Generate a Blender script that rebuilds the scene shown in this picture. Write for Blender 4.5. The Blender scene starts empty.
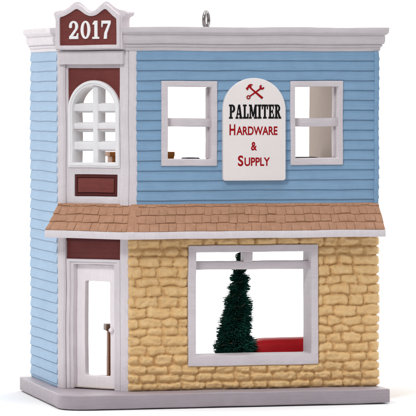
import bpy, bmesh, math, random
import numpy as np
from mathutils import Vector, noise
from mathutils.geometry import tessellate_polygon
random.seed(7)
K = 0.000217            # authored in small units (about one photo pixel); K turns them into metres
PI = math.pi
S2 = math.sqrt(.5)
scn = bpy.context.scene
C = scn.collection

# ------------------------------------------------------------------ camera
FPX = 3500.0
yaw = math.radians(14); pit = math.atan(119 / FPX)
CAM = Vector((-769.4, -3415.3, 302.84))
cd = bpy.data.cameras.new('camera'); cam = bpy.data.objects.new('camera', cd); C.objects.link(cam)
cam.location = CAM * K
cam.rotation_euler = (PI / 2 - pit, 0, -yaw)
cd.sensor_width = 36; cd.lens = FPX / 416 * 36; cd.clip_start = .01; cd.clip_end = 200
scn.camera = cam

# ------------------------------------------------------------------ studio light
w = bpy.data.worlds.new('World'); scn.world = w; w.use_nodes = True
nt = w.node_tree; nt.nodes.clear()
out = nt.nodes.new('ShaderNodeOutputWorld'); bg = nt.nodes.new('ShaderNodeBackground')
tc = nt.nodes.new('ShaderNodeTexCoord'); dot = nt.nodes.new('ShaderNodeVectorMath'); dot.operation = 'DOT_PRODUCT'
dot.inputs[1].default_value = (math.sin(yaw), math.cos(yaw), 0)
ramp = nt.nodes.new('ShaderNodeValToRGB')
ramp.color_ramp.elements[0].position = .40; ramp.color_ramp.elements[0].color = (.13, .13, .135, 1)
ramp.color_ramp.elements[1].position = .62; ramp.color_ramp.elements[1].color = (1, 1, 1, 1)
mr = nt.nodes.new('ShaderNodeMapRange'); mr.inputs['From Min'].default_value = -1; mr.inputs['From Max'].default_value = 1
nt.links.new(tc.outputs['Generated'], dot.inputs[0]); nt.links.new(dot.outputs['Value'], mr.inputs['Value'])
nt.links.new(mr.outputs['Result'], ramp.inputs['Fac']); nt.links.new(ramp.outputs['Color'], bg.inputs['Color'])
nt.links.new(bg.outputs['Background'], out.inputs['Surface']); bg.inputs['Strength'].default_value = 2.1

def softbox(name, loc, target, sx, sy, watts, col=(1, 1, 1)):
    l = bpy.data.lights.new(name, 'AREA'); l.shape = 'RECTANGLE'; l.size = sx * K; l.size_y = sy * K
    l.energy = watts; l.color = col
    o = bpy.data.objects.new(name, l); C.objects.link(o); o.location = Vector(loc) * K
    o.rotation_euler = (Vector(target) - Vector(loc)).to_track_quat('-Z', 'Y').to_euler()
softbox('key_softbox', (-1020, -1400, 1500), (60, 60, 170), 480, 480, .98)
softbox('top_softbox', (100, -250, 1500), (100, 60, 0), 900, 900, .55)
softbox('fill_softbox', (900, -1900, 700), (100, 0, 170), 900, 900, .12)

scn.view_settings.view_transform = 'Standard'; scn.view_settings.look = 'None'
scn.view_settings.exposure = -.02; scn.view_settings.gamma = 1
scn.render.engine = 'CYCLES'

# ------------------------------------------------------------------ materials
def mat(name, col, rough=.55, bump=.25, bscale=.35, var=.06, streak=0, spec=.5, metal=0, fine=.12, fres=1.5, wear=None):
    m = bpy.data.materials.new(name); m.use_nodes = True
    n = m.node_tree; b = n.nodes['Principled BSDF']
    b.inputs['Roughness'].default_value = rough; b.inputs['Metallic'].default_value = metal
    b.inputs['Specular IOR Level'].default_value = spec; b.inputs['IOR'].default_value = fres
    t = n.nodes.new('ShaderNodeTexCoord'); mp = n.nodes.new('ShaderNodeMapping')
    mp.inputs['Scale'].default_value = (1 / K,) * 3
    n.links.new(t.outputs['Object'], mp.inputs['Vector'])
    n1 = n.nodes.new('ShaderNodeTexNoise'); n1.inputs['Scale'].default_value = .06; n1.inputs['Detail'].default_value = 6
    n1.inputs['Roughness'].default_value = .65
    n.links.new(mp.outputs['Vector'], n1.inputs['Vector'])
    r = n.nodes.new('ShaderNodeMapRange'); r.inputs['From Min'].default_value = .3; r.inputs['From Max'].default_value = .7
    r.inputs['To Min'].default_value = 1 - var; r.inputs['To Max'].default_value = 1 + var
    n.links.new(n1.outputs['Fac'], r.inputs['Value'])
    val = r.outputs['Result']
    if streak:
        mp2 = n.nodes.new('ShaderNodeMapping'); mp2.inputs['Scale'].default_value = (.9 / K, .9 / K, .035 / K) if streak > 0 else (.03 / K, .03 / K, .8 / K)
        n.links.new(t.outputs['Object'], mp2.inputs['Vector'])
        n2 = n.nodes.new('ShaderNodeTexNoise'); n2.inputs['Scale'].default_value = 1; n2.inputs['Detail'].default_value = 3
        n.links.new(mp2.outputs['Vector'], n2.inputs['Vector'])
        r2 = n.nodes.new('ShaderNodeMapRange'); r2.inputs['From Min'].default_value = .3; r2.inputs['From Max'].default_value = .7
        r2.inputs['To Min'].default_value = 1 - abs(streak); r2.inputs['To Max'].default_value = 1 + abs(streak)
        n.links.new(n2.outputs['Fac'], r2.inputs['Value'])
        mu = n.nodes.new('ShaderNodeMath'); mu.operation = 'MULTIPLY'
        n.links.new(val, mu.inputs[0]); n.links.new(r2.outputs['Result'], mu.inputs[1]); val = mu.outputs[0]
    vm = n.nodes.new('ShaderNodeVectorMath'); vm.operation = 'SCALE'; vm.inputs[0].default_value = col
    n.links.new(val, vm.inputs['Scale']); res = vm.outputs['Vector']
    if wear:
        n4 = n.nodes.new('ShaderNodeTexNoise'); n4.inputs['Scale'].default_value = .16; n4.inputs['Detail'].default_value = 5
        n.links.new(mp.outputs['Vector'], n4.inputs['Vector'])
        r4 = n.nodes.new('ShaderNodeMapRange'); r4.inputs['From Min'].default_value = .45; r4.inputs['From Max'].default_value = .7
        n.links.new(n4.outputs['Fac'], r4.inputs['Value'])
        mx = n.nodes.new('ShaderNodeMix'); mx.data_type = 'RGBA'
        n.links.new(r4.outputs['Result'], mx.inputs['Factor']); n.links.new(res, mx.inputs['A']); mx.inputs['B'].default_value = (*wear, 1)
        res = mx.outputs['Result']
    n.links.new(res, b.inputs['Base Color'])
    n3 = n.nodes.new('ShaderNodeTexNoise'); n3.inputs['Scale'].default_value = bscale; n3.inputs['Detail'].default_value = 5
    n.links.new(mp.outputs['Vector'], n3.inputs['Vector'])
    bp = n.nodes.new('ShaderNodeBump'); bp.inputs['Strength'].default_value = bump; bp.inputs['Distance'].default_value = 1.2 * K
    n.links.new(n3.outputs['Fac'], bp.inputs['Height']); n.links.new(bp.outputs['Normal'], b.inputs['Normal'])
    return m

M = dict(
    blue=mat('blue_paint', (.195, .338, .505), .5, .3, .3, .05, streak=-.05),
    trim=mat('lilac_grey_trim_paint', (.665, .615, .64), .5, .3, .35, .05, streak=.04),
    cornice=mat('cornice_paint', (.61, .56, .585), .5, .35, .3, .05, streak=-.04),
    white=mat('white_paint', (.80, .79, .80), .45, .2, .3, .03),
    door=mat('door_paint', (.86, .80, .82), .45, .2, .3, .04, streak=.03),
    stone=mat('tan_stone_paint', (.69, .45, .205), .55, .5, .5, .08, spec=.35, wear=(.75, .52, .26)),
    roof=mat('brown_shingle_paint', (.345, .175, .098), .6, .4, .5, .08, spec=.35, wear=(.40, .21, .127)),
    base=mat('grey_base_paint', (.315, .27, .298), .5, .3, .3, .06, streak=-.05),
    brown=mat('red_brown_paint', (.165, .034, .029), .55, .35, .4, .12, streak=-.10, spec=.3),
    rim=mat('dark_red_brown_paint', (.085, .012, .013), .5, .2, .4, .08, spec=.25),
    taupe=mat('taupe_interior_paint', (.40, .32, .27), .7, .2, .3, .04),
    sign=mat('ivory_sign_paint', (.80, .745, .73), .35, .1, .3, .02),
    black=mat('black_ink', (.008, .008, .009), .6, .05, .3, 0, spec=.08),
    red=mat('red_ink', (.33, .006, .010), .6, .05, .3, .03, spec=.08),
    numeral=mat('white_numeral_paint', (.85, .84, .84), .4, .2, .4, .02),
    metal=mat('loop_steel', (.22, .21, .205), .3, .1, .5, .05, metal=1),
    bristle=mat('dark_green_bristles', (.024, .16, .12), .6, .1, .5, .35, spec=.3),
    trunk=mat('twisted_wire', (.05, .06, .04), .5, .1, .5, .1),
    bead=mat('gold_thread', (.50, .40, .25), .4, .1, .5, .1),
    toyred=mat('toy_red_paint', (.60, .010, .018), .5, .25, .12, .12, spec=.3),
    wood=mat('orange_wood_paint', (.50, .20, .035), .5, .3, .3, .12, streak=-.1),
    counterm=mat('counter_brown_paint', (.48, .20, .09), .5, .3, .3, .12, streak=-.12),
    countertop=mat('counter_top_paint', (.34, .21, .15), .5, .3, .3, .08),
    slate=mat('slate_blue_paint', (.035, .045, .075), .7, .2, .3, .08, spec=.1),
    darkp=mat('dark_bench_paint', (.04, .032, .03), .7, .2, .3, .08, spec=.1),
    rubber=mat('black_tyre_paint', (.02, .02, .02), .5, .1, .3, .02),
    floor=mat('white_sweep', (.74, .74, .745), .9, 0, .3, 0, spec=0),
)

# ------------------------------------------------------------------ frames  (u along, v up, o outward)
def FR(u, v, o): return (u, -o, v)                                  # front wall
def CH(u, v, o): return (-59 + u * S2 - o * S2, 59 - u * S2 - o * S2, v)   # canted entrance wall
def LF(u, v, o): return (-59 - o, 200 - u, v)                       # left wall, u from the back forward
def RT(u, v, o): return (260 + o, u, v)                             # right wall
CHL = 59 * math.sqrt(2)

def box(bm, fr, u0, u1, v0, v1, o0, o1):
    vs = [bm.verts.new(fr(u, v, o)) for o in (o0, o1) for v in (v0, v1) for u in (u0, u1)]
    for f in ((0, 1, 3, 2), (4, 6, 7, 5), (0, 4, 5, 1), (2, 3, 7, 6), (0, 2, 6, 4), (1, 5, 7, 3)):
        bm.faces.new([vs[i] for i in f])

def prism(bm, fr, outer, o0, o1, holes=()):
    loops = [outer] + list(holes)
    pts = [p for l in loops for p in l]
    a = [bm.verts.new(fr(p[0], p[1], o0)) for p in pts]; b = [bm.verts.new(fr(p[0], p[1], o1)) for p in pts]
    if holes:
        for t in tessellate_polygon([[Vector((p[0], p[1], 0)) for p in l] for l in loops]):
            if len(set(t)) == 3:
                bm.faces.new([a[i] for i in t]); bm.faces.new([b[i] for i in reversed(t)])
    else:
        bm.faces.new(a); bm.faces.new(list(reversed(b)))
    k = 0
    for l in loops:
        n = len(l)
        for i in range(n):
            j = (i + 1) % n
            bm.faces.new((a[k + i], a[k + j], b[k + j], b[k + i]))
        k += n

def rect(u0, u1, v0, v1): return [(u0, v0), (u1, v0), (u1, v1), (u0, v1)]
def rrect(u0, u1, v0, v1, r, n=5):
    p = []
    for cx, cy, a0 in ((u1 - r, v0 + r, -90), (u1 - r, v1 - r, 0), (u0 + r, v1 - r, 90), (u0 + r, v0 + r, 180)):
        for i in range(n + 1):
            a = math.radians(a0 + 90 * i / n); p.append((cx + r * math.cos(a), cy + r * math.sin(a)))
    return p
def arch(u0, u1, v0, vs, ry=None, n=28):
    c = (u0 + u1) / 2; r = (u1 - u0) / 2; ry = ry or r
    return [(u0, v0), (u1, v0)] + [(c + r * math.cos(PI * i / n), vs + ry * math.sin(PI * i / n)) for i in range(n + 1)]

def warp(p):
    q = Vector(p) * .022
    a = noise.noise_vector(q) * .6 + noise.noise_vector(q * 4.3 + Vector((7, 3, 1))) * .16
    return Vector(p) + a

def finish(name, bm, m, parent=None, bevel=.7, seg=2, wobble=True, cut=14, sharp=42, label=None):
    bmesh.ops.remove_doubles(bm, verts=bm.verts, dist=.001)
    bmesh.ops.recalc_face_normals(bm, faces=bm.faces)
    if bevel:
        es = [e for e in bm.edges if len(e.link_faces) == 2 and e.calc_face_angle(0) > math.radians(28)]
        if es: bmesh.ops.bevel(bm, geom=es, offset=bevel, segments=seg, profile=.6, affect='EDGES', clamp_overlap=True)
    if wobble:
        for _ in range(5):
            es = [e for e in bm.edges if e.calc_length() > cut]
            if not es: break
            bmesh.ops.subdivide_edges(bm, edges=es, cuts=1, use_grid_fill=True)
        bmesh.ops.triangulate(bm, faces=[f for f in bm.faces if len(f.verts) > 4])
        for v in bm.verts: v.co = warp(v.co)
    base = (parent and parent.get('_loc')) or (0, 0, 0)
    base = Vector(base)
    me = bpy.data.meshes.new(name)
    for v in bm.verts: v.co = (v.co - base) * K
    bm.to_mesh(me); bm.free(); me.materials.append(m)
    me.polygons.foreach_set('use_smooth', [True] * len(me.polygons))
    me.set_sharp_from_angle(angle=math.radians(sharp))
    o = bpy.data.objects.new(name, me); C.objects.link(o)
    if parent: o.parent = parent; o['_loc'] = tuple(base)
    if label: o['label'] = label
    return o

def thing(name, loc, label, cat, group=None):
    o = bpy.data.objects.new(name, None); C.objects.link(o)
    o.location = Vector(loc) * K; o['_loc'] = tuple(loc); o.empty_display_size = .01
    o['label'] = label; o['category'] = cat
    if group: o['group'] = group
    return o
NB = bmesh.new

def sweep(bm, path, prof, closed=False, caps=True):
    """profile (out, z) carried along a plan path with mitred corners; outside is to the right of travel"""
    n = len(path); P = [Vector((x, y)) for x, y in path]; rings = []
    for i in range(n):
        d0 = (P[i] - P[i - 1]).normalized() if (closed or i > 0) else None
        d1 = (P[(i + 1) % n] - P[i]).normalized() if (closed or i < n - 1) else None
        d0 = d0 or d1; d1 = d1 or d0
        n0 = Vector((d0.y, -d0.x)); n1 = Vector((d1.y, -d1.x))
        m = (n0 + n1).normalized(); m = m / max(.3, m.dot(n0))
        rings.append([bm.verts.new((P[i].x + m.x * o, P[i].y + m.y * o, z)) for o, z in prof])
    k = len(prof)
    for i in range(n if closed else n - 1):
        a, b = rings[i], rings[(i + 1) % n]
        for j in range(k):
            bm.faces.new((a[j], b[j], b[(j + 1) % k], a[(j + 1) % k]))
    if not closed and caps:
        bm.faces.new(rings[0]); bm.faces.new(list(reversed(rings[-1])))

# ------------------------------------------------------------------ white ground it stands on, cut to a disc to limit bounce light
bm = NB()
bm.faces.new([bm.verts.new((100 + 560 * math.cos(2 * PI * i / 96), 100 + 560 * math.sin(2 * PI * i / 96), -15.2)) for i in range(96)])
fl = finish('floor', bm, M['floor'], bevel=0, wobble=False); fl['kind'] = 'structure'

# ------------------------------------------------------------------ THE HOUSE ORNAMENT
house = thing('house_ornament', (100, 80, -15.2), 'two storey shop building ornament with blue siding over tan stone, standing on a grey base', 'ornament')
H = house

# base slab
bm = NB()
pl = [(-72, 202), (-75, -12), (-73, -22), (-67, -30), (-58, -35.5), (-44, -38), (262, -38), (262, 202)]
a = [bm.verts.new((x, y, -14)) for x, y in pl]; b = [bm.verts.new((x, y, 0)) for x, y in pl]
bm.faces.new(a); bm.faces.new(list(reversed(b)))
for i in range(len(pl)): j = (i + 1) % len(pl); bm.faces.new((a[i], a[j], b[j], b[i]))
finish('base', bm, M['base'], H, bevel=1.3, seg=3)
bm = NB(); box(bm, FR, -60, 252, -15.2, -13.5, -194, 30); finish('added_spacer', bm, M['base'], H, bevel=.6, wobble=False)  # unseen spacer added to lift the base for a shadow gap underneath

# wall shells (unpainted inner side shows through the windows)
W1 = (33.3, 90.8, 225.8, 311.0); W1H = (40.1, 84.8, 232.6, 305.0)
W2 = (167.3, 222.6, 225.8, 311.0); W2H = (172.4, 217.6, 232.8, 305.0)
SW = (60.7, 196.4, 24.0, 145.6); SWH = (68.8, 188.9, 34.6, 138.6)
AW0, AW1, AWS = 11.8, 73.6, 280.5
bm = NB()
prism(bm, FR, rect(6, 244, 1, 358), -19, -1.2, [rect(W1[0] + 3, W1[1] - 3, W1[2] + 3, W1[3] - 3), rect(W2[0] + 2.5, W2[1] - 2.5, W2[2] + 3, W2[3] - 3), rect(SW[0] + 3.5, SW[1] - 3.5, SW[2] + 3.5, SW[3] - 3.5)])
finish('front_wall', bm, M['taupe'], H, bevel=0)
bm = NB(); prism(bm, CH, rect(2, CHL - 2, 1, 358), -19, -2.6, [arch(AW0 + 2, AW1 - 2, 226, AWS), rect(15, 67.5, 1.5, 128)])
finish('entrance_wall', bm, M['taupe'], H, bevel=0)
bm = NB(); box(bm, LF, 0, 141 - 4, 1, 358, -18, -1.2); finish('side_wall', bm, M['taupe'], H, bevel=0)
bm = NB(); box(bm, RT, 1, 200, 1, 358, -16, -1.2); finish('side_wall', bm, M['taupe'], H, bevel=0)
inner = [(-42, 199), (-42, 66), (6, 18), (246, 18), (246, 199)]
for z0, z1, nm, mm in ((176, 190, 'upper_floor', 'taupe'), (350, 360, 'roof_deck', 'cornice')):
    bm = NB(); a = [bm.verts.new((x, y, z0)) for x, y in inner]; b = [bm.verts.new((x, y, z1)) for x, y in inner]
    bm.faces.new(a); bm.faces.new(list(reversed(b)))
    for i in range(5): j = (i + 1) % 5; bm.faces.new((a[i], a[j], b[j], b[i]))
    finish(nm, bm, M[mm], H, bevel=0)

# lap siding: one wedge-shaped board per row, cut round the windows
def siding(name, fr, u0, u1, z0, z1, pitch, cuts, ztop=341):
    bm = NB(); nrow = int((ztop - z0) / pitch) + 2
    for k in range(nrow):
        top = ztop - k * pitch; bot = top - pitch
        if top <= z0: break
        
        def outv(v): return 1.0 + 1.15 * (top - v) / pitch
        zs = sorted({max(bot, z0), min(top, z1)} | {c for q in cuts for c in q[2:4] if max(bot, z0) < c < min(top, z1)})
        for za, zb in zip(zs, zs[1:]):
            if zb - za < .3: continue
            segs = [(u0, u1)]
            for q in cuts:
                if q[2] < (za + zb) / 2 < q[3]:
                    segs = [s for (x, y) in segs for s in ((x, min(y, q[0])), (max(x, q[1]), y)) if s[1] - s[0] > .5]
            for x, y in segs:
                n = max(1, int((y - x) / 9)); lo = za == max(bot, z0)
                for i in range(n + 1):
                    u = x + (y - x) * i / n
                    wv = .14 * noise.noise(Vector((u * .06, k * 3.1, fr(0, 0, 0)[0]))) * 2
                    oA, oB = outv(za), outv(zb)
                    if lo:
                        pr = [(-1.6, za - .1), (.7, za - .1), (.8, za + .45 + wv), (oA - .5, za + .6 + wv), (oA, za + 1.3 + wv), (oA - .1, za + 3), (oB, zb), (-1.6, zb)]
                    else:
                        pr = [(-1.6, za), (oA, za), (oA, za + .05), (oA, za + .1), (oA, za + .15), (oA, za + .2), (oB, zb), (-1.6, zb)]
                    ring = [bm.verts.new(fr(u, v, o)) for o, v in pr]
                    if i:
                        for j in range(8): bm.faces.new((prev[j], ring[j], ring[(j + 1) % 8], prev[(j + 1) % 8]))
                    else: bm.faces.new(ring)
                    prev = ring
                bm.faces.new(list(reversed(ring)))
    return bm
def ins(q, d=2): return (q[0] + d, q[1] - d, q[2] + d, q[3] - d)
sid = finish('siding', siding('s', FR, 8, 256, 184, 341, 10.05, [ins(W1), ins(W2)]), M['blue'], H, bevel=0, sharp=35)
finish('siding', siding('s', LF, 0, 141, .2, 341, 10.25, []), M['blue'], H, bevel=0, sharp=35)
finish('siding', siding('s', RT, 1, 200, 184, 341, 10.05, []), M['blue'], H, bevel=0, sharp=35)
bm = NB(); box(bm, FR, 255.6, 260.6, 184, 341, -3, 3.2); finish('corner_board', bm, M['blue'], H, bevel=.9)
bm = NB(); box(bm, LF, 139.2, 141.2, .2, 341, -2.5, 1.1); finish('corner_board', bm, M['blue'], H, bevel=.5)

# ---- stone wall, carved as one relief running round the right corner
def lattice(nx, ny, seed):
    r = np.random.RandomState(seed); g = r.rand(ny + 2, nx + 2)
    def f(x, y):
        x = np.clip(x, 0, nx - .001); y = np.clip(y, 0, ny - .001)
        xi = x.astype(int); yi = y.astype(int); fx = x - xi; fy = y - yi
        fx = fx * fx * (3 - 2 * fx); fy = fy * fy * (3 - 2 * fy)
        return (g[yi, xi] * (1 - fx) * (1 - fy) + g[yi, xi + 1] * fx * (1 - fy) + g[yi + 1, xi] * (1 - fx) * fy + g[yi + 1, xi + 1] * fx * fy) - .5
    return f
def stone_wall():
    rs = np.random.RandomState(11)
    ds = .8; SL = 455.0; ZT = 154.0
    s = np.concatenate([np.arange(-.8, 275, ds), np.arange(275, SL, 2.2)]); z = np.arange(0, ZT + .1, ds)
    SS, ZZ = np.meshgrid(s, z)
    n1 = lattice(60, 60, 1); n2 = lattice(400, 200, 2); n3 = lattice(900, 400, 3)
    hs = []; t = 0
    while t < ZT + 2:
        h = rs.uniform(8.0, 11.2); hs.append(t); t += h
    hs.append(t)
    rows = np.array(hs)
    Hm = np.full(SS.shape, -99.)
    wav = [lattice(60, 2, 50 + i) for i in range(len(rows))]
    bounds = [rows[i] + 3.4 * wav[i](SS / 11., SS * 0 + .5) * (0 if i == 0 else 1) for i in range(len(rows))]
    for i in range(len(rows) - 1):
        z0, z1 = bounds[i], bounds[i + 1]
        joints = [0.0]; x = rs.uniform(6, 16) if i % 2 else rs.uniform(13, 22)
        marks = []
        zm = (rows[i] + rows[i + 1]) / 2
        win = 26 < zm < 144
        segs = [(0, 62.), (195.5, 262.), (262., SL + 20)] if win else [(0, 262.), (262., SL + 20)]
        for (a, b) in segs:
            js = [a]; x = a + (rs.uniform(7, 12) if i % 2 else rs.uniform(13, 20))
            while x < b - 6:
                js.append(x); x += rs.uniform(13.5, 27)
            if b - js[-1] < 7 and len(js) > 1: js.pop()
            js.append(b)
            for c, d in zip(js, js[1:]):
                lean0, lean1 = rs.uniform(-.12, .12, 2)
                hh = rs.uniform(3.8, 5.4); tz = rs.uniform(-.12, .16); tx = rs.uniform(-.07, .07)
                sk = (SS > c - 3) & (SS < d + 3) & (ZZ >= z0) & (ZZ < z1)
                wob = 2.0 * n2(SS / 4.1 + 20, ZZ / 3.6 + c % 7)
                zc = ZZ - (rows[i] + rows[i + 1]) / 2
                ends0 = 0 if c in (a,) else 1
                dx = np.minimum(SS - c - lean0 * zc * ends0 + (1.2 if c == 0 else 0), d - SS - lean1 * zc) + wob
                dz = np.minimum(ZZ - z0, z1 - ZZ) + 1.1 * n2(SS / 3.4, ZZ / 3.4 + 60)
                R = rs.uniform(3.2, 4.3)
                aa = np.clip((dx + .15) / R, 0, 1); bb = np.clip((dz + .1) / (R * .9), 0, 1)
                t = np.clip(1 - np.sqrt((1 - aa) ** 2 + (1 - bb) ** 2), 0, 1)
                fx = 1 - (1 - t) ** 2.3
                h = hh * fx
                h += (2.0 * n2(SS / 4.4 + 9, ZZ / 4.4) + 1.0 * n3(SS / 2.1, ZZ / 2.1)) * fx
                h += (tz * zc + tx * (SS - (c + d) / 2)) * fx
                ok = sk & (dx > -.5)
                Hm = np.where(ok, np.maximum(Hm, h), Hm)
    Hm = np.where(Hm < -50, 0, Hm) + .25 * n3(SS / 1.5, ZZ / 1.5)
    # stones are trimmed back where the window frame sits on them
    gx = np.maximum(np.maximum(SW[0] - SS, SS - SW[1]), 0); gz = np.maximum(np.maximum(SW[2] - ZZ, ZZ - SW[3]), 0)
    Hm = np.minimum(Hm, 2.4 + 1.6 * np.hypot(gx, gz))
    Hm = np.minimum(Hm, 2.7 + .35 * np.abs(SS - 260) + .3 * n2(SS / 3., ZZ / 3.))
    # path round the corner
    r = 3.0; L0 = 260 - r; La = r * PI / 2
    a = np.clip((SS - L0) / La, 0, 1) * PI / 2
    px = np.where(SS < L0, SS, L0 + r * np.sin(a)); py = np.where(SS < L0, 0, r - r * np.cos(a)) + np.clip(SS - L0 - La, 0, None)
    nx = np.sin(a); ny = -np.cos(a)
    bias = -.3
    X = px + nx * (Hm + bias); Y = py + ny * (Hm + bias)
    ns = len(s); nz = len(z)
    bm = NB()
    vs = [bm.verts.new((X[j, i], Y[j, i], ZZ[j, i])) for j in range(nz) for i in range(ns)]
    for j in range(nz - 1):
        for i in range(ns - 1):
            cu = (s[i] + s[i + 1]) / 2; cz = z[j] + ds / 2
            if SW[0] + 3 < cu < SW[1] - 3 and SW[2] + 3 < cz < SW[3] - 3: continue
            bm.faces.new((vs[j * ns + i], vs[j * ns + i + 1], vs[(j + 1) * ns + i + 1], vs[(j + 1) * ns + i]))
    for v in [v for v in bm.verts if not v.link_faces]: bm.verts.remove(v)
    for v in bm.verts: v.co = warp(v.co)
    return bm
finish('stone_wall', stone_wall(), M['stone'], H, bevel=0, wobble=False, sharp=180)

# ---- cornice and flat roof edge
path = [(-59, 200), (-59, 59), (0, 0), (260, 0), (260, 200)]
bm = NB()
prof = [(-6, 341), (1.6, 341), (2.4, 343.8), (1.9, 344.5), (3.0, 345.0), (4.2, 346.8), (3.4, 347.6), (5.4, 348.4), (6.2, 351), (6.4, 355.6), (5.7, 356.7), (7.2, 357.6), (9.2, 359.8), (9.5, 365), (-6, 365)]
sweep(bm, path, prof)
finish('cornice', bm, M['cornice'], H, bevel=.3, sharp=30)

# ---- upper entrance bay
def chbox(name, u0, u1, v0, v1, o0, o1, m='trim', bv=.7, parent=H):
    bm = NB(); box(bm, CH, u0, u1, v0, v1, o0, o1); return finish(name, bm, M[m], parent, bevel=bv)
chbox('frieze', 2.8, 80.2, 327.6, 341.2, -6, 5.6, bv=1.2)
for (za, zb) in ((186, 328), (-.2, 154)):
    bm = NB(); box(bm, CH, -1.3, 8.6, za, 341 if za > 100 else zb, -3.2, .9); box(bm, CH, 1.6, 7.2, za, zb, .7, 1.5); finish('pilaster', bm, M['trim'], H, bevel=.7)
    bm = NB()
    box(bm, CH, 74.2, CHL + .5, za, 341 if za > 100 else zb, -3.2, .9)
    if za > 100:
        box(bm, FR, .6, 8.6, za, 341, -2, 1.6)
    finish('pilaster', bm, M['trim'], H, bevel=.7)
# bay panelling between the pilasters
bm = NB()
prism(bm, CH, rect(8.8, 74.0, 186, 328), -3.4, -.6, [arch(AW0 + 1, AW1 - 1, 226, AWS - 40 + 40, n=28)[:2] + [(74.0 - 1.2, 323.9), (11.0, 323.9)], rect(18.9, 69.9, 194.8, 217.2)])
finish('bay_panel', bm, M['trim'], H, bevel=.5)
bm = NB(); prism(bm, CH, rect(10.2, 73.6, 262, 325), -5.4, -2.3, [arch(AW0 + 1.5, AW1 - 1.5, 261.9 + .3, AWS)]); finish('spandrel', bm, M['brown'], H, bevel=.2)
pn = bm = NB(); box(bm, CH, 18.0, 70.8, 194, 218, -4.2, -2.2)
prism(bm, CH, rect(19.4, 69.4, 195.3, 216.7), -3, -.9, [rect(22.2, 66.6, 198, 214)])
bp = finish('raised_panel', bm, M['rim'], H, bevel=.4)
bm = NB(); box(bm, CH, 22.8, 66.0, 198.6, 213.4, -2.4, -.5); finish('panel_field', bm, M['brown'], bp, bevel=1.0, seg=3)
# arched window
bm = NB(); prism(bm, CH, arch(AW0, AW1, 224.2, AWS), -19, .8, [arch(AW0 + 5.0, AW1 - 5.0, 229, AWS)])
aw = finish('arched_window', bm, M['white'], H, bevel=1.6, seg=4)
bm = NB(); prism(bm, CH, arch(AW0 + .6, AW1 - .6, 226, AWS), .3, 1.6, [arch(AW0 + 3.0, AW1 - 3.0, 228, AWS)]); finish('window_moulding', bm, M['white'], aw, bevel=.6)
bm = NB()
box(bm, CH, 39.6, 45.8, 228.5, 306.5, -17.5, -2.2)
finish('upright_bar', bm, M['white'], aw, bevel=1.2, seg=3)
for za, zb in ((280.4, 288.0), (260.8, 268.4), (241.8, 249.6)):
    bm = NB(); box(bm, CH, AW0 + 4.4, AW1 - 4.4, za, zb, -9, -3.2); box(bm, CH, AW0 + 4.4, AW1 - 4.4, za - 1.5, zb + .8, -17, -8.5); finish('cross_bar', bm, M['white'], aw, bevel=1.2, seg=3)

# ---- date plate
def soften(pl):
    for _ in range(2):
        o_ = []; n = len(pl)
        for i, p in enumerate(pl):
            if p[1] < 371: o_.append(p); continue
            a, b = pl[i - 1], pl[(i + 1) % n]
            o_.append((p[0] * .75 + a[0] * .25, p[1] * .75 + a[1] * .25) if a[1] > 368 else (p[0], p[1] - 1.2))
            o_.append((p[0] * .75 + b[0] * .25, p[1] * .75 + b[1] * .25) if b[1] > 368 else (p[0], p[1] - 1.2))
        pl = o_
    return pl
top = [(81.8, 342.2), (81.9, 370), (82.4, 374.5), (86.5, 375.5), (88.3, 378.5), (87.0, 381.6), (82.5, 382.2), (77, 383.2), (71, 387), (66.5, 390.4), (63, 391.2), (59.4, 389.8),
       (54.5, 386), (50, 382.2), (46, 381.2), (42, 382.4), (37.6, 386), (33.2, 389.7), (28.6, 391), (24, 389.4), (18.5, 385), (12.5, 382.3), (5.5, 381.8), (1.0, 380.6), (.0, 377.5), (1.8, 374.6), (2.4, 370), (2.3, 342.2)]
bm = NB(); prism(bm, CH, soften(top), -6, 9.4)
plate = finish('date_plate', bm, M['trim'], H, bevel=1.0, seg=3)
infl = [(77.0, 347), (77.0, 373.5), (73.5, 375.3), (69, 379), (63.6, 383.6), (58.5, 380.8), (52.5, 376.8), (46.2, 375.4), (40, 377.2), (33.8, 381.4), (28.6, 383.6), (22, 379.6), (14, 376), (8.8, 375), (8.8, 347)]
infl = soften(infl)
rimin = [(1.002 * (u - 43) + 43, v) for u, v in infl]
bm = NB()
outl = [(80.6, 343.4), (80.7, 377.2), (76.5, 379.4), (70.5, 384), (64, 388.6), (57.5, 386.0), (51, 380.2), (46.2, 378.9), (41.6, 380.6), (35.2, 386.0), (28.6, 388.5), (20.5, 383.4), (13, 379.6), (4.2, 378.4), (3.8, 343.4)]
prism(bm, CH, soften(outl), 9.0, 11.6, [infl]); finish('plate_rim', bm, M['trim'], plate, bevel=.9, seg=3)
bm = NB(); prism(bm, CH, [(u, v) for u, v in [(42.9 + (u - 42.9) * 1.02, 364 + (v - 364) * 1.02) for u, v in infl]], 9.0, 10.0)
finish('plate_field', bm, M['brown'], plate, bevel=0)

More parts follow.
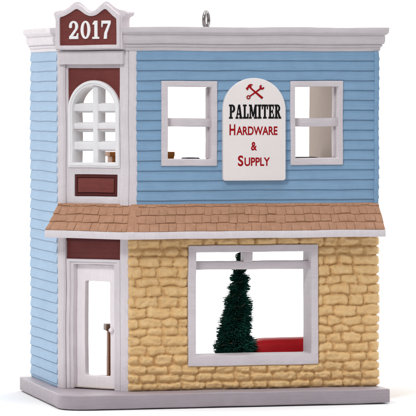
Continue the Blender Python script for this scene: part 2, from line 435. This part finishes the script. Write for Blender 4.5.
# ---- lettering
def ell(cx, cy, rx, ry, a0, a1, n=18):
    return [(cx + rx * math.cos(math.radians(a0 + (a1 - a0) * i / n)), cy + ry * math.sin(math.radians(a0 + (a1 - a0) * i / n))) for i in range(n + 1)]
def band(outer, inner): return outer + inner[::-1]
def q(x0, x1, y0, y1): return [(x0, y0), (x1, y0), (x1, y1), (x0, y1)]
GL = {
 'P': (.66, [q(.10, .29, .1, .9), q(0, .40, 0, .12), q(0, .34, .88, 1), band(ell(.33, .715, .33, .285, 90, -90), ell(.33, .715, .13, .165, 90, -90))]),
 'A': (.76, [[(.30, 1), (.50, 1), (.69, .1), (.48, .1)], [(.30, 1), (.36, .86), (.19, .1), (.08, .1)], q(.20, .54, .27, .38), q(0, .30, 0, .12), q(.42, .76, 0, .12)]),
 'L': (.60, [q(.10, .29, .1, .9), q(0, .40, .88, 1), q(0, .60, 0, .13), [(.47, .13), (.60, .13), (.60, .36), (.50, .36)]]),
 'M': (.92, [q(.10, .21, .1, .9), q(.66, .84, .1, .9), [(.10, 1), (.30, 1), (.52, .22), (.40, .12)], [(.84, 1), (.66, 1), (.42, .16), (.52, .12)], q(0, .30, 0, .12), q(.57, .92, 0, .12), q(0, .12, .88, 1), q(.80, .92, .88, 1)]),
 'I': (.40, [q(.10, .30, .1, .9), q(0, .40, 0, .12), q(0, .40, .88, 1)]),
 'T': (.66, [q(.235, .425, .1, .9), q(.13, .53, 0, .12), q(0, .66, .87, 1), [(0, .87), (.11, .87), (.08, .66), (0, .66)], [(.66, .87), (.55, .87), (.58, .66), (.66, .66)]]),
 'E': (.62, [q(.10, .29, .1, .9), q(0, .62, 0, .13), q(0, .60, .87, 1), q(.28, .46, .44, .56), q(.42, .50, .36, .64), [(.50, .13), (.62, .13), (.62, .34), (.54, .34)], [(.48, .87), (.60, .87), (.60, .68), (.52, .68)]]),
 'R': (.74, [q(.10, .29, .1, .9), q(0, .38, 0, .12), q(0, .34, .88, 1), band(ell(.33, .735, .30, .265, 90, -90), ell(.33, .735, .11, .15, 90, -90)), [(.30, .50), (.46, .52), (.66, .12), (.46, .1)], q(.46, .74, 0, .12)]),
 '2': (.66, [band(ell(.32, .70, .31, .30, 165, -38), ell(.32, .70, .12, .20, 165, -38)), [(.42, .56), (.57, .52), (.25, .13), (.03, .13)], q(.03, .64, 0, .16), [(.52, .16), (.64, .16), (.66, .32), (.58, .32)], ell(.11, .70, .105, .10, 0, 360)[:-1]]),
 '0': (.68, [band(ell(.34, .5, .33, .5, 90, 270), ell(.34, .5, .14, .40, 90, 270)), band(ell(.34, .5, .33, .5, -90, 90), ell(.34, .5, .14, .40, -90, 90))]),
 '1': (.46, [q(.14, .34, .1, 1), q(0, .46, 0, .11), [(.14, 1), (.14, .80), (.01, .78), (.01, .86)]]),
 '7': (.64, [q(.02, .64, .83, 1), [(.48, .84), (.64, .84), (.40, .30), (.38, 0), (.17, 0), (.22, .34)], [(.02, .84), (.12, .84), (.08, .64), (.02, .64)]]),
}
def lettering(bm, fr, word, u0, u1, v0, v1, o, th=.5, gap=.10, arcf=None):
    tot = sum(GL[c][0] for c in word) + gap * (len(word) - 1)
    sx = (u1 - u0) / tot; sy = v1 - v0; x = 0; k = 0
    for c in word:
        wd, pcs = GL[c]
        for p in pcs:
            k += 1; oo = o + th + .07 * (k % 5) + .03 * (k % 2)
            pts = [(u0 + (x + a) * sx, v0 + b * sy) for a, b in p]
            a = [bm.verts.new(fr(u, v, o)) for u, v in pts]; b = [bm.verts.new(fr(u, v, oo)) for u, v in pts]
            bm.faces.new(b)
            n = len(pts)
            for i in range(n): j = (i + 1) % n; bm.faces.new((a[i], a[j], b[j], b[i]))
        x += wd + gap
bm = NB(); lettering(bm, CH, '2017', 19.6, 69.4, 353.0, 371.2, 9.9, th=.9, gap=.14)
finish('lettering', bm, M['numeral'], plate, bevel=0, wobble=False, sharp=30, label='raised white numerals 2017')

def sans(text, fr, u0, u1, v0, v1, o, bold=.026):
    """built-in typeface turned into mesh, fitted into a box on the wall"""
    cu = bpy.data.curves.new('t', 'FONT'); cu.body = text; cu.offset = bold; cu.resolution_u = 6
    ob = bpy.data.objects.new('t', cu); C.objects.link(ob)
    dg = bpy.context.evaluated_depsgraph_get(); me = bpy.data.meshes.new_from_object(ob.evaluated_get(dg))
    xs = [v.co.x for v in me.vertices]; ys = [v.co.y for v in me.vertices]
    x0, x1, y0, y1 = min(xs), max(xs), min(ys), max(ys)
    tmp = NB(); tmp.from_mesh(me)
    for v in tmp.verts:
        v.co = fr(u0 + (v.co.x - x0) / (x1 - x0) * (u1 - u0), v0 + (v.co.y - y0) / (y1 - y0) * (v1 - v0), o)
    bpy.data.objects.remove(ob); bpy.data.curves.remove(cu); bpy.data.meshes.remove(me)
    return tmp
def merge(dst, src):
    me = bpy.data.meshes.new('m'); src.to_mesh(me); src.free(); dst.from_mesh(me); bpy.data.meshes.remove(me)

# ---- shop sign
SO = 7.0
bm = NB()
sg = rrect(96.0, 161.2, 210.6, 250, 2.5, 4)
sg = [p for p in sg if p[1] < 230]
ar = [(128.6 + 32.6 * math.cos(PI * i / 36), 281.5 + 32.4 * math.sin(PI * i / 36)) for i in range(37)]
sgn = [(93.0 + 3 + 2.5 * (1 - math.cos(math.radians(a))), 210.6 + 2.5 * (1 - math.sin(math.radians(a)))) for a in (0, 30, 60, 90)]
sgr = [(161.2 - 2.5 + 2.5 * math.sin(math.radians(a)), 210.6 + 2.5 * (1 - math.cos(math.radians(a)))) for a in (0, 30, 60, 90)]
prism(bm, FR, sgn + sgr + ar, 1.0, SO)
sign = finish('shop_sign', bm, M['sign'], H, bevel=1.1, seg=3, wobble=False, label='ivory arched sign lettered in black and red')
TX = -1.6
def E(X, Y): return (84.16 + X * .2258 + TX, 321.95 - Y * .2177)
bm = NB(); lettering(bm, FR, 'PALMITER', 103.7 + TX, 157.8 + TX, 273.0, 287.2, SO + .02, th=.08, gap=.07)
lettering(bm, FR, 'PALMITER', 103.95 + TX, 158.05 + TX, 273.0, 287.2, SO + .025, th=.08, gap=.07)
finish('lettering', bm, M['black'], sign, bevel=0, wobble=False, sharp=30, label='black slab letters reading PALMITER')
bm = NB()
merge(bm, sans('H', FR, 104.2 + TX, 110.3 + TX, 256.4, 267.4, SO + .12))
merge(bm, sans('ARDWARE', FR, 111.4 + TX, 154.2 + TX, 256.4, 265.2, SO + .12))
merge(bm, sans('&', FR, 126.6 + TX, 132.8 + TX, 240.9, 249.6, SO + .12))
merge(bm, sans('S', FR, 113.0 + TX, 118.6 + TX, 225.2, 236.0, SO + .12))
merge(bm, sans('UPPLY', FR, 119.8 + TX, 146.4 + TX, 225.3, 233.9, SO + .12))
finish('lettering', bm, M['red'], sign, bevel=0, wobble=False, sharp=30, label='red letters reading HARDWARE & SUPPLY')
# crossed hammer and spanner
def rib(x0, y0, x1, y1, w0, w1):
    d = Vector((x1 - x0, y1 - y0)).normalized(); n = Vector((-d.y, d.x))
    return [(x0 + n.x * w0, y0 + n.y * w0), (x1 + n.x * w1, y1 + n.y * w1), (x1 - n.x * w1, y1 - n.y * w1), (x0 - n.x * w0, y0 - n.y * w0)]
def C2(cx, cy, r, a0=0, a1=360, n=20): return [(cx + r * math.cos(math.radians(a0 + (a1 - a0) * i / n)), cy + r * math.sin(math.radians(a0 + (a1 - a0) * i / n))) for i in range(n + 1)]
hammer = [rib(184, 82, 240, 130, 3.4, 5.4), [(163, 84), (170, 94), (176, 90), (175, 86), (181, 80), (188, 84), (191, 78), (188, 73), (193, 70), (198, 70), (192, 65), (182, 65), (174, 71), (170, 79)]]
spanner = [rib(232, 86, 184, 120, 3.6, 3.2), band(C2(176, 126, 9.5, 0, 180), C2(176, 126, 4.6, 0, 180)), band(C2(176, 126, 9.5, 180, 360), C2(176, 126, 4.6, 180, 360)), band(C2(238, 79, 11.5, -100 + 110, 250 + 0), C2(240, 77, 4.8, 10, 250))]
for nm, mm, grow, oo in (('emblem_outline', 'black', 1.25, SO + .10), ('emblem', 'red', 0, SO + .26)):
    bm = NB(); k = 0
    for p in hammer + spanner:
        k += 1
        if grow:
            cx = sum(a for a, _ in p) / len(p); cy = sum(b for _, b in p) / len(p)
            p = [(a + (grow if a > cx else -grow), b + (grow if b > cy else -grow)) for a, b in p] if len(p) < 14 else p
        o = oo + .03 * k * (0 if grow else 1) + (.02 * k if grow else 0)
        bm.faces.new([bm.verts.new(FR(*E(a, b), o)) for a, b in p])
    finish(nm, bm, M[mm], sign, bevel=0, wobble=False)

# ---- front windows
def window(q, h, depth=-19, o1=3.4):
    bm = NB(); prism(bm, FR, rect(*q), -3, o1, [rect(*h)])
    prism(bm, FR, rect(q[0] + 2.6, q[1] - 2.6, q[2] + 2.6, q[3] - 2.6), depth - .6, -2, [rect(*h)])
    return finish('window_frame', bm, M['cornice'], H, bevel=.8, seg=3)
for q_, h_ in ((W1, W1H), (W2, W2H)):
    f = window(q_, h_)
    bm = NB(); box(bm, FR, h_[0] - .5, h_[1] + .5, 264.8, 273.4, -17, -3.5); finish('cross_bar', bm, M['cornice'], f, bevel=.8)
    bm = NB(); box(bm, FR, h_[1] - 1.6, h_[1] + .4, h_[2] + 1, h_[3] - 1, -16, -8); finish('sash_stop', bm, M['cornice'], f, bevel=.5)
f = window(SW, SWH, depth=-26, o1=4.6)
f.name = 'display_window_frame'
bm = NB(); box(bm, FR, SWH[0] - .5, SWH[1] + .5, 120.6, 128.8, -20, -5.5); finish('transom_bar', bm, M['cornice'], f, bevel=.8)
bm = NB(); box(bm, FR, 120.2, 129.6, 128.3, 139, -18, -4.0); finish('mullion', bm, M['cornice'], f, bevel=.8)

# ---- shingled pent roof with white fascia
secT = [Vector((-59.5, 58.0)), Vector((3.5, -2.0)), Vector((260.5, -2.0))]
secB = [Vector((-76.3, 42.0)), Vector((-5.2, -24)), Vector((261.3, -24))]
ZTOP, ZBOT = 187.3, 160.6
def rp(seg, t, w, lift=0):
    T = secT[seg].lerp(secT[seg + 1], t); B = secB[seg].lerp(secB[seg + 1], t)
    ww = w ** 1.12
    p = T.lerp(B, ww); z = ZTOP + (ZBOT - ZTOP) * w
    d = (secB[seg + 1] - secB[seg]).normalized(); nrm = Vector((d.y, -d.x))
    return (p.x + nrm.x * lift * .72, p.y + nrm.y * lift * .72, z + lift * .7)
bm = NB()
secs = []
for i in range(3):
    T, B = secT[i], secB[i]; inn = T + (T - B).normalized() * 4
    secs.append([bm.verts.new(p) for p in ((inn.x, inn.y, ZTOP), (T.x, T.y, ZTOP), (*T.lerp(B, .46), ZTOP - .5 * (ZTOP - ZBOT)), (B.x, B.y, ZBOT), (B.x, B.y, ZBOT - 2), (inn.x, inn.y, ZBOT - 4))])
for i in range(2):
    a, b = secs[i], secs[i + 1]
    for j in range(6): bm.faces.new((a[j], b[j], b[(j + 1) % 6], a[(j + 1) % 6]))
bm.faces.new(secs[0]); bm.faces.new(list(reversed(secs[-1])))
pent = finish('pent_roof', bm, M['roof'], H, bevel=.3, cut=20)
bm = NB()
rb = [-.03, .11, .42, .71, 1.005]
for seg in (0, 1):
    L = (secB[seg + 1] - secB[seg]).length
    for r_ in range(4):
        w0, w1 = max(0, rb[r_]) , rb[r_ + 1]
        x = -random.uniform(0, 6); lst = []
        while x < L:
            wd = random.uniform(7.6, 11.5); lst.append((max(x, 0), min(x + wd, L))); x += wd
        for x0, x1 in lst:
            if seg == 1: x0 = max(x0, 5.5)
            else: x1 = min(x1, L - 2)
            if x1 - x0 < 3: continue
            g = .12; a0, a1 = (x0 + g) / L, (x1 - g) / L
            if x0 <= 0: a0 = -.0
            if x1 >= L: a1 = 1
            sl = random.uniform(-.7, .7) / L
            dw = random.uniform(-.028, .022); dw2 = dw + random.uniform(-.02, .02)
            if r_ == 3: dw = dw2 = 0
            lt = random.uniform(.85, 1.35)
            b_ = [rp(seg, a0 + sl, w0, -.3), rp(seg, a1 + sl, w0, -.3), rp(seg, a1, w1 + dw2, -.3), rp(seg, a0, w1 + dw, -.3)]
            t_ = [rp(seg, a0 + sl, w0, .45), rp(seg, a1 + sl, w0, .45), rp(seg, a1, w1 + dw2, lt), rp(seg, a0, w1 + dw, lt)]
            bv = [bm.verts.new(p) for p in b_]; tv = [bm.verts.new(p) for p in t_]
            bm.faces.new(bv); bm.faces.new(list(reversed(tv)))
            for i in range(4): j = (i + 1) % 4; bm.faces.new((bv[i], bv[j], tv[j], tv[i]))
finish('shingles', bm, M['roof'], pent, bevel=.5, cut=6)
bm = NB()
sec = []
for i in range(3):
    T, B = secT[i], secB[i]
    d = (B - T).normalized(); s_ = 1.0
    sec.append([bm.verts.new((*(B + d * o), z)) for o, z in ((-3, 160.7), (1.1, 160.7), (1.3, 153.3), (-3, 153.3))] + [bm.verts.new((*(T - d * 2), 155.2)), bm.verts.new((*(T - d * 2), 157))])
for i in range(2):
    a, b = sec[i], sec[i + 1]
    for j in range(6): bm.faces.new((a[j], b[j], b[(j + 1) % 6], a[(j + 1) % 6]))
bm.faces.new(sec[0]); bm.faces.new(list(reversed(sec[-1])))
finish('fascia', bm, M['trim'], pent, bevel=.6)

# ---- doorway
chbox('door_header_panel', 8.8, 74.0, 131.6, 156, -4.0, -2.2, 'brown', .3)
chbox('door_header_panel', 8.9, 73.9, 149.4, 153.6, -2.4, -1.0, 'rim', .4)
dfp = [(9.2, -.1), (16.8, -.1), (16.8, 126), (65.6, 126), (65.6, -.1), (73.8, -.1), (73.8, 131.4), (9.2, 131.4)]
bm = NB(); prism(bm, CH, dfp, -19, -1.2)
dfq = [(9.2, -.1), (13.2, -.1), (13.2, 128.6), (69.4, 128.6), (69.4, -.1), (73.8, -.1), (73.8, 131.4), (9.2, 131.4)]
prism(bm, CH, dfq, -1.8, .4)
finish('door_frame', bm, M['trim'], H, bevel=.6, seg=2)
bm = NB()
prism(bm, CH, rect(16.9, 65.5, -.2, 125.6), -15, -7.5, [rrect(26.6, 56.6, 13.4, 109, 2.2)])
dr = finish('door', bm, M['door'], H, bevel=.7, seg=3)
bm = NB(); bmesh.ops.create_uvsphere(bm, u_segments=20, v_segments=12, radius=2.5)
for v in bm.verts:
    c = v.co.copy(); v.co = CH(59.5 + c.x, 60 + c.z, -5.2 + c.y)
finish('door_knob', bm, M['door'], dr, bevel=0, wobble=False, sharp=180)

# ---- hanging loop (screw eye)
bm = NB()
hc = Vector((96, 60, 374.0)); ang = math.radians(61)
ax = Vector((math.cos(ang), math.sin(ang), 0)); ay = Vector((-math.sin(ang), math.cos(ang), 0))
N1, N2 = 40, 10; R1, r1 = 7.6, 2.05; ringv = []
for i in range(N1):
    a = 2 * PI * i / N1 * .97 - PI / 2 + .1; cdir = ax * math.cos(a) + Vector((0, 0, 1)) * math.sin(a)
    ringv.append([bm.verts.new(hc + cdir * (R1 + r1 * math.cos(2 * PI * j / N2)) + ay * (r1 * math.sin(2 * PI * j / N2) + 1.6 * i / N1)) for j in range(N2)])
for i in range(N1 - 1):
    for j in range(N2): bm.faces.new((ringv[i][j], ringv[i + 1][j], ringv[i + 1][(j + 1) % N2], ringv[i][(j + 1) % N2]))
bm.faces.new(ringv[0]); bm.faces.new(list(reversed(ringv[-1])))
st = []
for z, r in ((355, 1.6), (366.2, 1.6), (369, 1.75)):
    st.append([bm.verts.new((hc.x + r * math.cos(2 * PI * j / 12), hc.y + r * math.sin(2 * PI * j / 12), z)) for j in range(12)])
for a, b in zip(st, st[1:]):
    for j in range(12): bm.faces.new((a[j], a[(j + 1) % 12], b[(j + 1) % 12], b[j]))
bm.faces.new(st[-1])
finish('hanging_loop', bm, M['metal'], H, bevel=0, wobble=False, sharp=60)

# ------------------------------------------------------------------ bottle-brush tree behind the display window
TB = Vector((126.3, 78, 0)); TTOP = Vector((137.6, 78, 140))
tree = thing('christmas_tree', (TB.x, TB.y, 0), 'dark green bottle-brush Christmas tree standing behind the display window', 'tree')
prof_t = [(12, 24), (29, 26.5), (34, 23.5), (42, 24.2), (47, 20.8), (58, 20.0), (63, 17.0), (74, 17.6), (79, 14.5), (88, 15.2), (92.5, 10.5), (99, 14.2), (103.5, 8.6), (109, 12.6), (113.5, 6.6), (120, 10.2), (126, 5.6), (131, 6.2), (136, 2.4), (142, .6)]
def trad(z):
    for (a, ra), (b, rb_) in zip(prof_t, prof_t[1:]):
        if a <= z <= b: return ra + (rb_ - ra) * (z - a) / (b - a)
    return .6
def tax(z): return TB.lerp(TTOP, z / 140)
bm = NB(); rnd = random.Random(5)
for i in range(13000):
    z = 12 + 128 * (1 - math.sqrt(rnd.random())) if i % 3 else rnd.uniform(12, 140)
    th = rnd.uniform(0, 2 * PI)
    lump = 1 + .18 * noise.noise(Vector((math.cos(th) * 1.6, math.sin(th) * 1.6, z * .11)))*2
    L = trad(z) * (rnd.uniform(.80, .99)) * lump
    c = tax(z); dr_ = Vector((math.cos(th), math.sin(th), rnd.uniform(-.24, .06))).normalized()
    sd = dr_.cross(Vector((rnd.uniform(-1, 1), rnd.uniform(-1, 1), 1.2))).normalized() * rnd.uniform(.38, .62)
    c = Vector((c.x, c.y, z)); s0 = c + dr_ * L * .15; e = c + dr_ * L + Vector((rnd.uniform(-.8, .8), rnd.uniform(-.8, .8), rnd.uniform(-.9, .5)))
    v = [bm.verts.new(p) for p in (s0 - sd, s0 + sd, e + sd * .8, e - sd * .8)]
    bm.faces.new(v)
me = finish('bristles', bm, M['bristle'], tree, bevel=0, wobble=False, sharp=180)
def tube(bm, pts, r, n=6):
    prev = None
    for i, p in enumerate(pts):
        p = Vector(p); d = (Vector(pts[min(i + 1, len(pts) - 1)]) - Vector(pts[max(i - 1, 0)])).normalized()
        a = d.cross(Vector((.3, .2, 1))).normalized(); b = d.cross(a)
        ring = [bm.verts.new(p + a * r * math.cos(2 * PI * j / n) + b * r * math.sin(2 * PI * j / n)) for j in range(n)]
        if prev:
            for j in range(n): bm.faces.new((prev[j], prev[(j + 1) % n], ring[(j + 1) % n], ring[j]))
        else: bm.faces.new(ring)
        prev = ring
    bm.faces.new(list(reversed(prev)))
bm = NB(); tube(bm, [tax(2) , tax(30), tax(80), tax(141)], .9, 8); tube(bm, [(134.5 + 4.5 * math.cos(a * .5) * (1 - a * .035), 77 + a * .3, 131.5 + 2.8 * math.sin(a * .5) - a * .15) for a in range(18)], .35, 6); finish('trunk', bm, M['trunk'], tree, bevel=0, wobble=False)
bm = NB(); cy = [(10, .2), (10, 3), (8.6, 4.4), (2, 4.6)]; prev = None
for r, z in cy:
    ring = [bm.verts.new((TB.x + r * math.cos(2 * PI * j / 20), TB.y + r * math.sin(2 * PI * j / 20), z)) for j in range(20)]
    if prev:
        for j in range(20): bm.faces.new((prev[j], prev[(j + 1) % 20], ring[(j + 1) % 20], ring[j]))
    prev = ring
bm.faces.new(prev); finish('tree_stand', bm, M['trunk'], tree, bevel=0, wobble=False)
bm = NB(); pts = []
for i in range(420):
    t = i / 419; z = 18 + 116 * t; th = -PI / 2 + .5 + 2 * PI * 9.3 * t; c = tax(z); R = trad(z) * .68 + .6 * math.sin(i * 1.3)
    pts.append((c.x + R * math.cos(th), c.y + R * math.sin(th), z + .8 * math.sin(i * .7)))
tube(bm, pts, .17, 5)
finish('garland', bm, M['bead'], tree, bevel=0, wobble=False, sharp=180)

# ------------------------------------------------------------------ low red box right of the tree
wg = thing('toy_box', (190, 86, 0), 'low red toy box with rounded top behind the display window, right of the tree', 'toy box')
def rring(z, x0, x1, y0, y1, r, dz=0):
    return [bm.verts.new((x, y, z - dz * max(0, (170 - x) / 22) ** 1.4)) for x, y in rrect(x0, x1, y0, y1, r, 6)]
def stack(rings):
    for a, b in zip(rings, rings[1:]):
        n = len(a)
        for j in range(n): bm.faces.new((a[j], a[(j + 1) % n], b[(j + 1) % n], b[j]))
    bm.faces.new(rings[0]); bm.faces.new(list(reversed(rings[-1])))
bm = NB(); stack([rring(3, 151, 223, 72, 100, 5), rring(18, 150, 224, 71, 101, 6), rring(30, 149.4, 224.6, 70, 102, 6)])
finish('box_body', bm, M['toyred'], wg, bevel=.6, sharp=60)
bm = NB(); stack([rring(29.4, 149, 225, 69.6, 102.4, 6), rring(37, 148.6, 225.4, 69.4, 102.6, 6, 1), rring(41, 149, 225, 70.2, 101.8, 6, 3), rring(43.6, 151, 223, 73, 99, 6, 3), rring(44.9, 156, 219, 78, 94, 5, 2.6)])
finish('box_lid', bm, M['toyred'], wg, bevel=0, sharp=60)
for x in (155, 216):
    for y in (75, 94):
        bm = NB(); box(bm, FR, x, x + 4, 0, 3.4, -y - 4, -y); finish('foot', bm, M['toyred'], wg, bevel=.4, wobble=False)

# ------------------------------------------------------------------ furniture glimpsed through the openings
def bx(name, x0, x1, y0, y1, z0, z1, m, par, bv=.6):
    bm = NB(); box(bm, FR, x0, x1, z0, z1, -y1, -y0); return finish(name, bm, M[m], par, bevel=bv)
ct = thing('shop_counter', (42, 150, 0), 'brown shop counter with overhanging top seen through the entrance door', 'counter')
bx('counter_body', 10.2, 76, 140, 150, 0, 51.6, 'counterm', ct)
bx('counter_top', 7.4, 79, 137, 153, 51.4, 58.4, 'countertop', ct, .9)
bx('counter_base', 9.4, 77, 139, 151, 0, 4, 'countertop', ct, .4)
tb = thing('wooden_table', (45, 150, 190), 'orange brown wooden table upstairs, its end showing in the left window', 'table')
bx('table_top', 11, 80.3, 136, 164, 232.6, 237.4, 'wood', tb)
bx('apron', 14, 80.0, 138, 162, 226.8, 232.8, 'wood', tb, .3)
for x in (14, 75.4):
    for y in (138, 158): bx('leg', x, x + 4.4, y, y + 4, 190, 227, 'wood', tb, .4)
tk = thing('slate_blue_chest', (101, 152, 190), 'slate blue chest upstairs, only its lid showing above the left window sill', 'chest')
bx('chest_body', 93.6, 109, 142, 162, 190, 227.6, 'slate', tk)
bm = NB(); prism(bm, lambda u, v, o: (u, 152 - o, v), [(92.2, 227), (110, 227), (109.6, 229.6), (107.4, 231.2), (94.6, 231.2), (92.8, 229.6)], -11, 11); finish('lid', bm, M['slate'], tk, bevel=.5)
bn = thing('dark_bench', (224, 150, 190), 'dark brown bench upstairs, its top edge showing above the right window sill', 'bench')
bx('bench_top', 209, 236.5, 140, 162, 227.4, 231.0, 'darkp', bn)
for x in (211, 230):
    for y in (142, 156): bx('leg', x, x + 4, y, y + 4, 190, 227.6, 'darkp', bn, .4)

for o in bpy.data.objects:
    if '_loc' in o: del o['_loc']
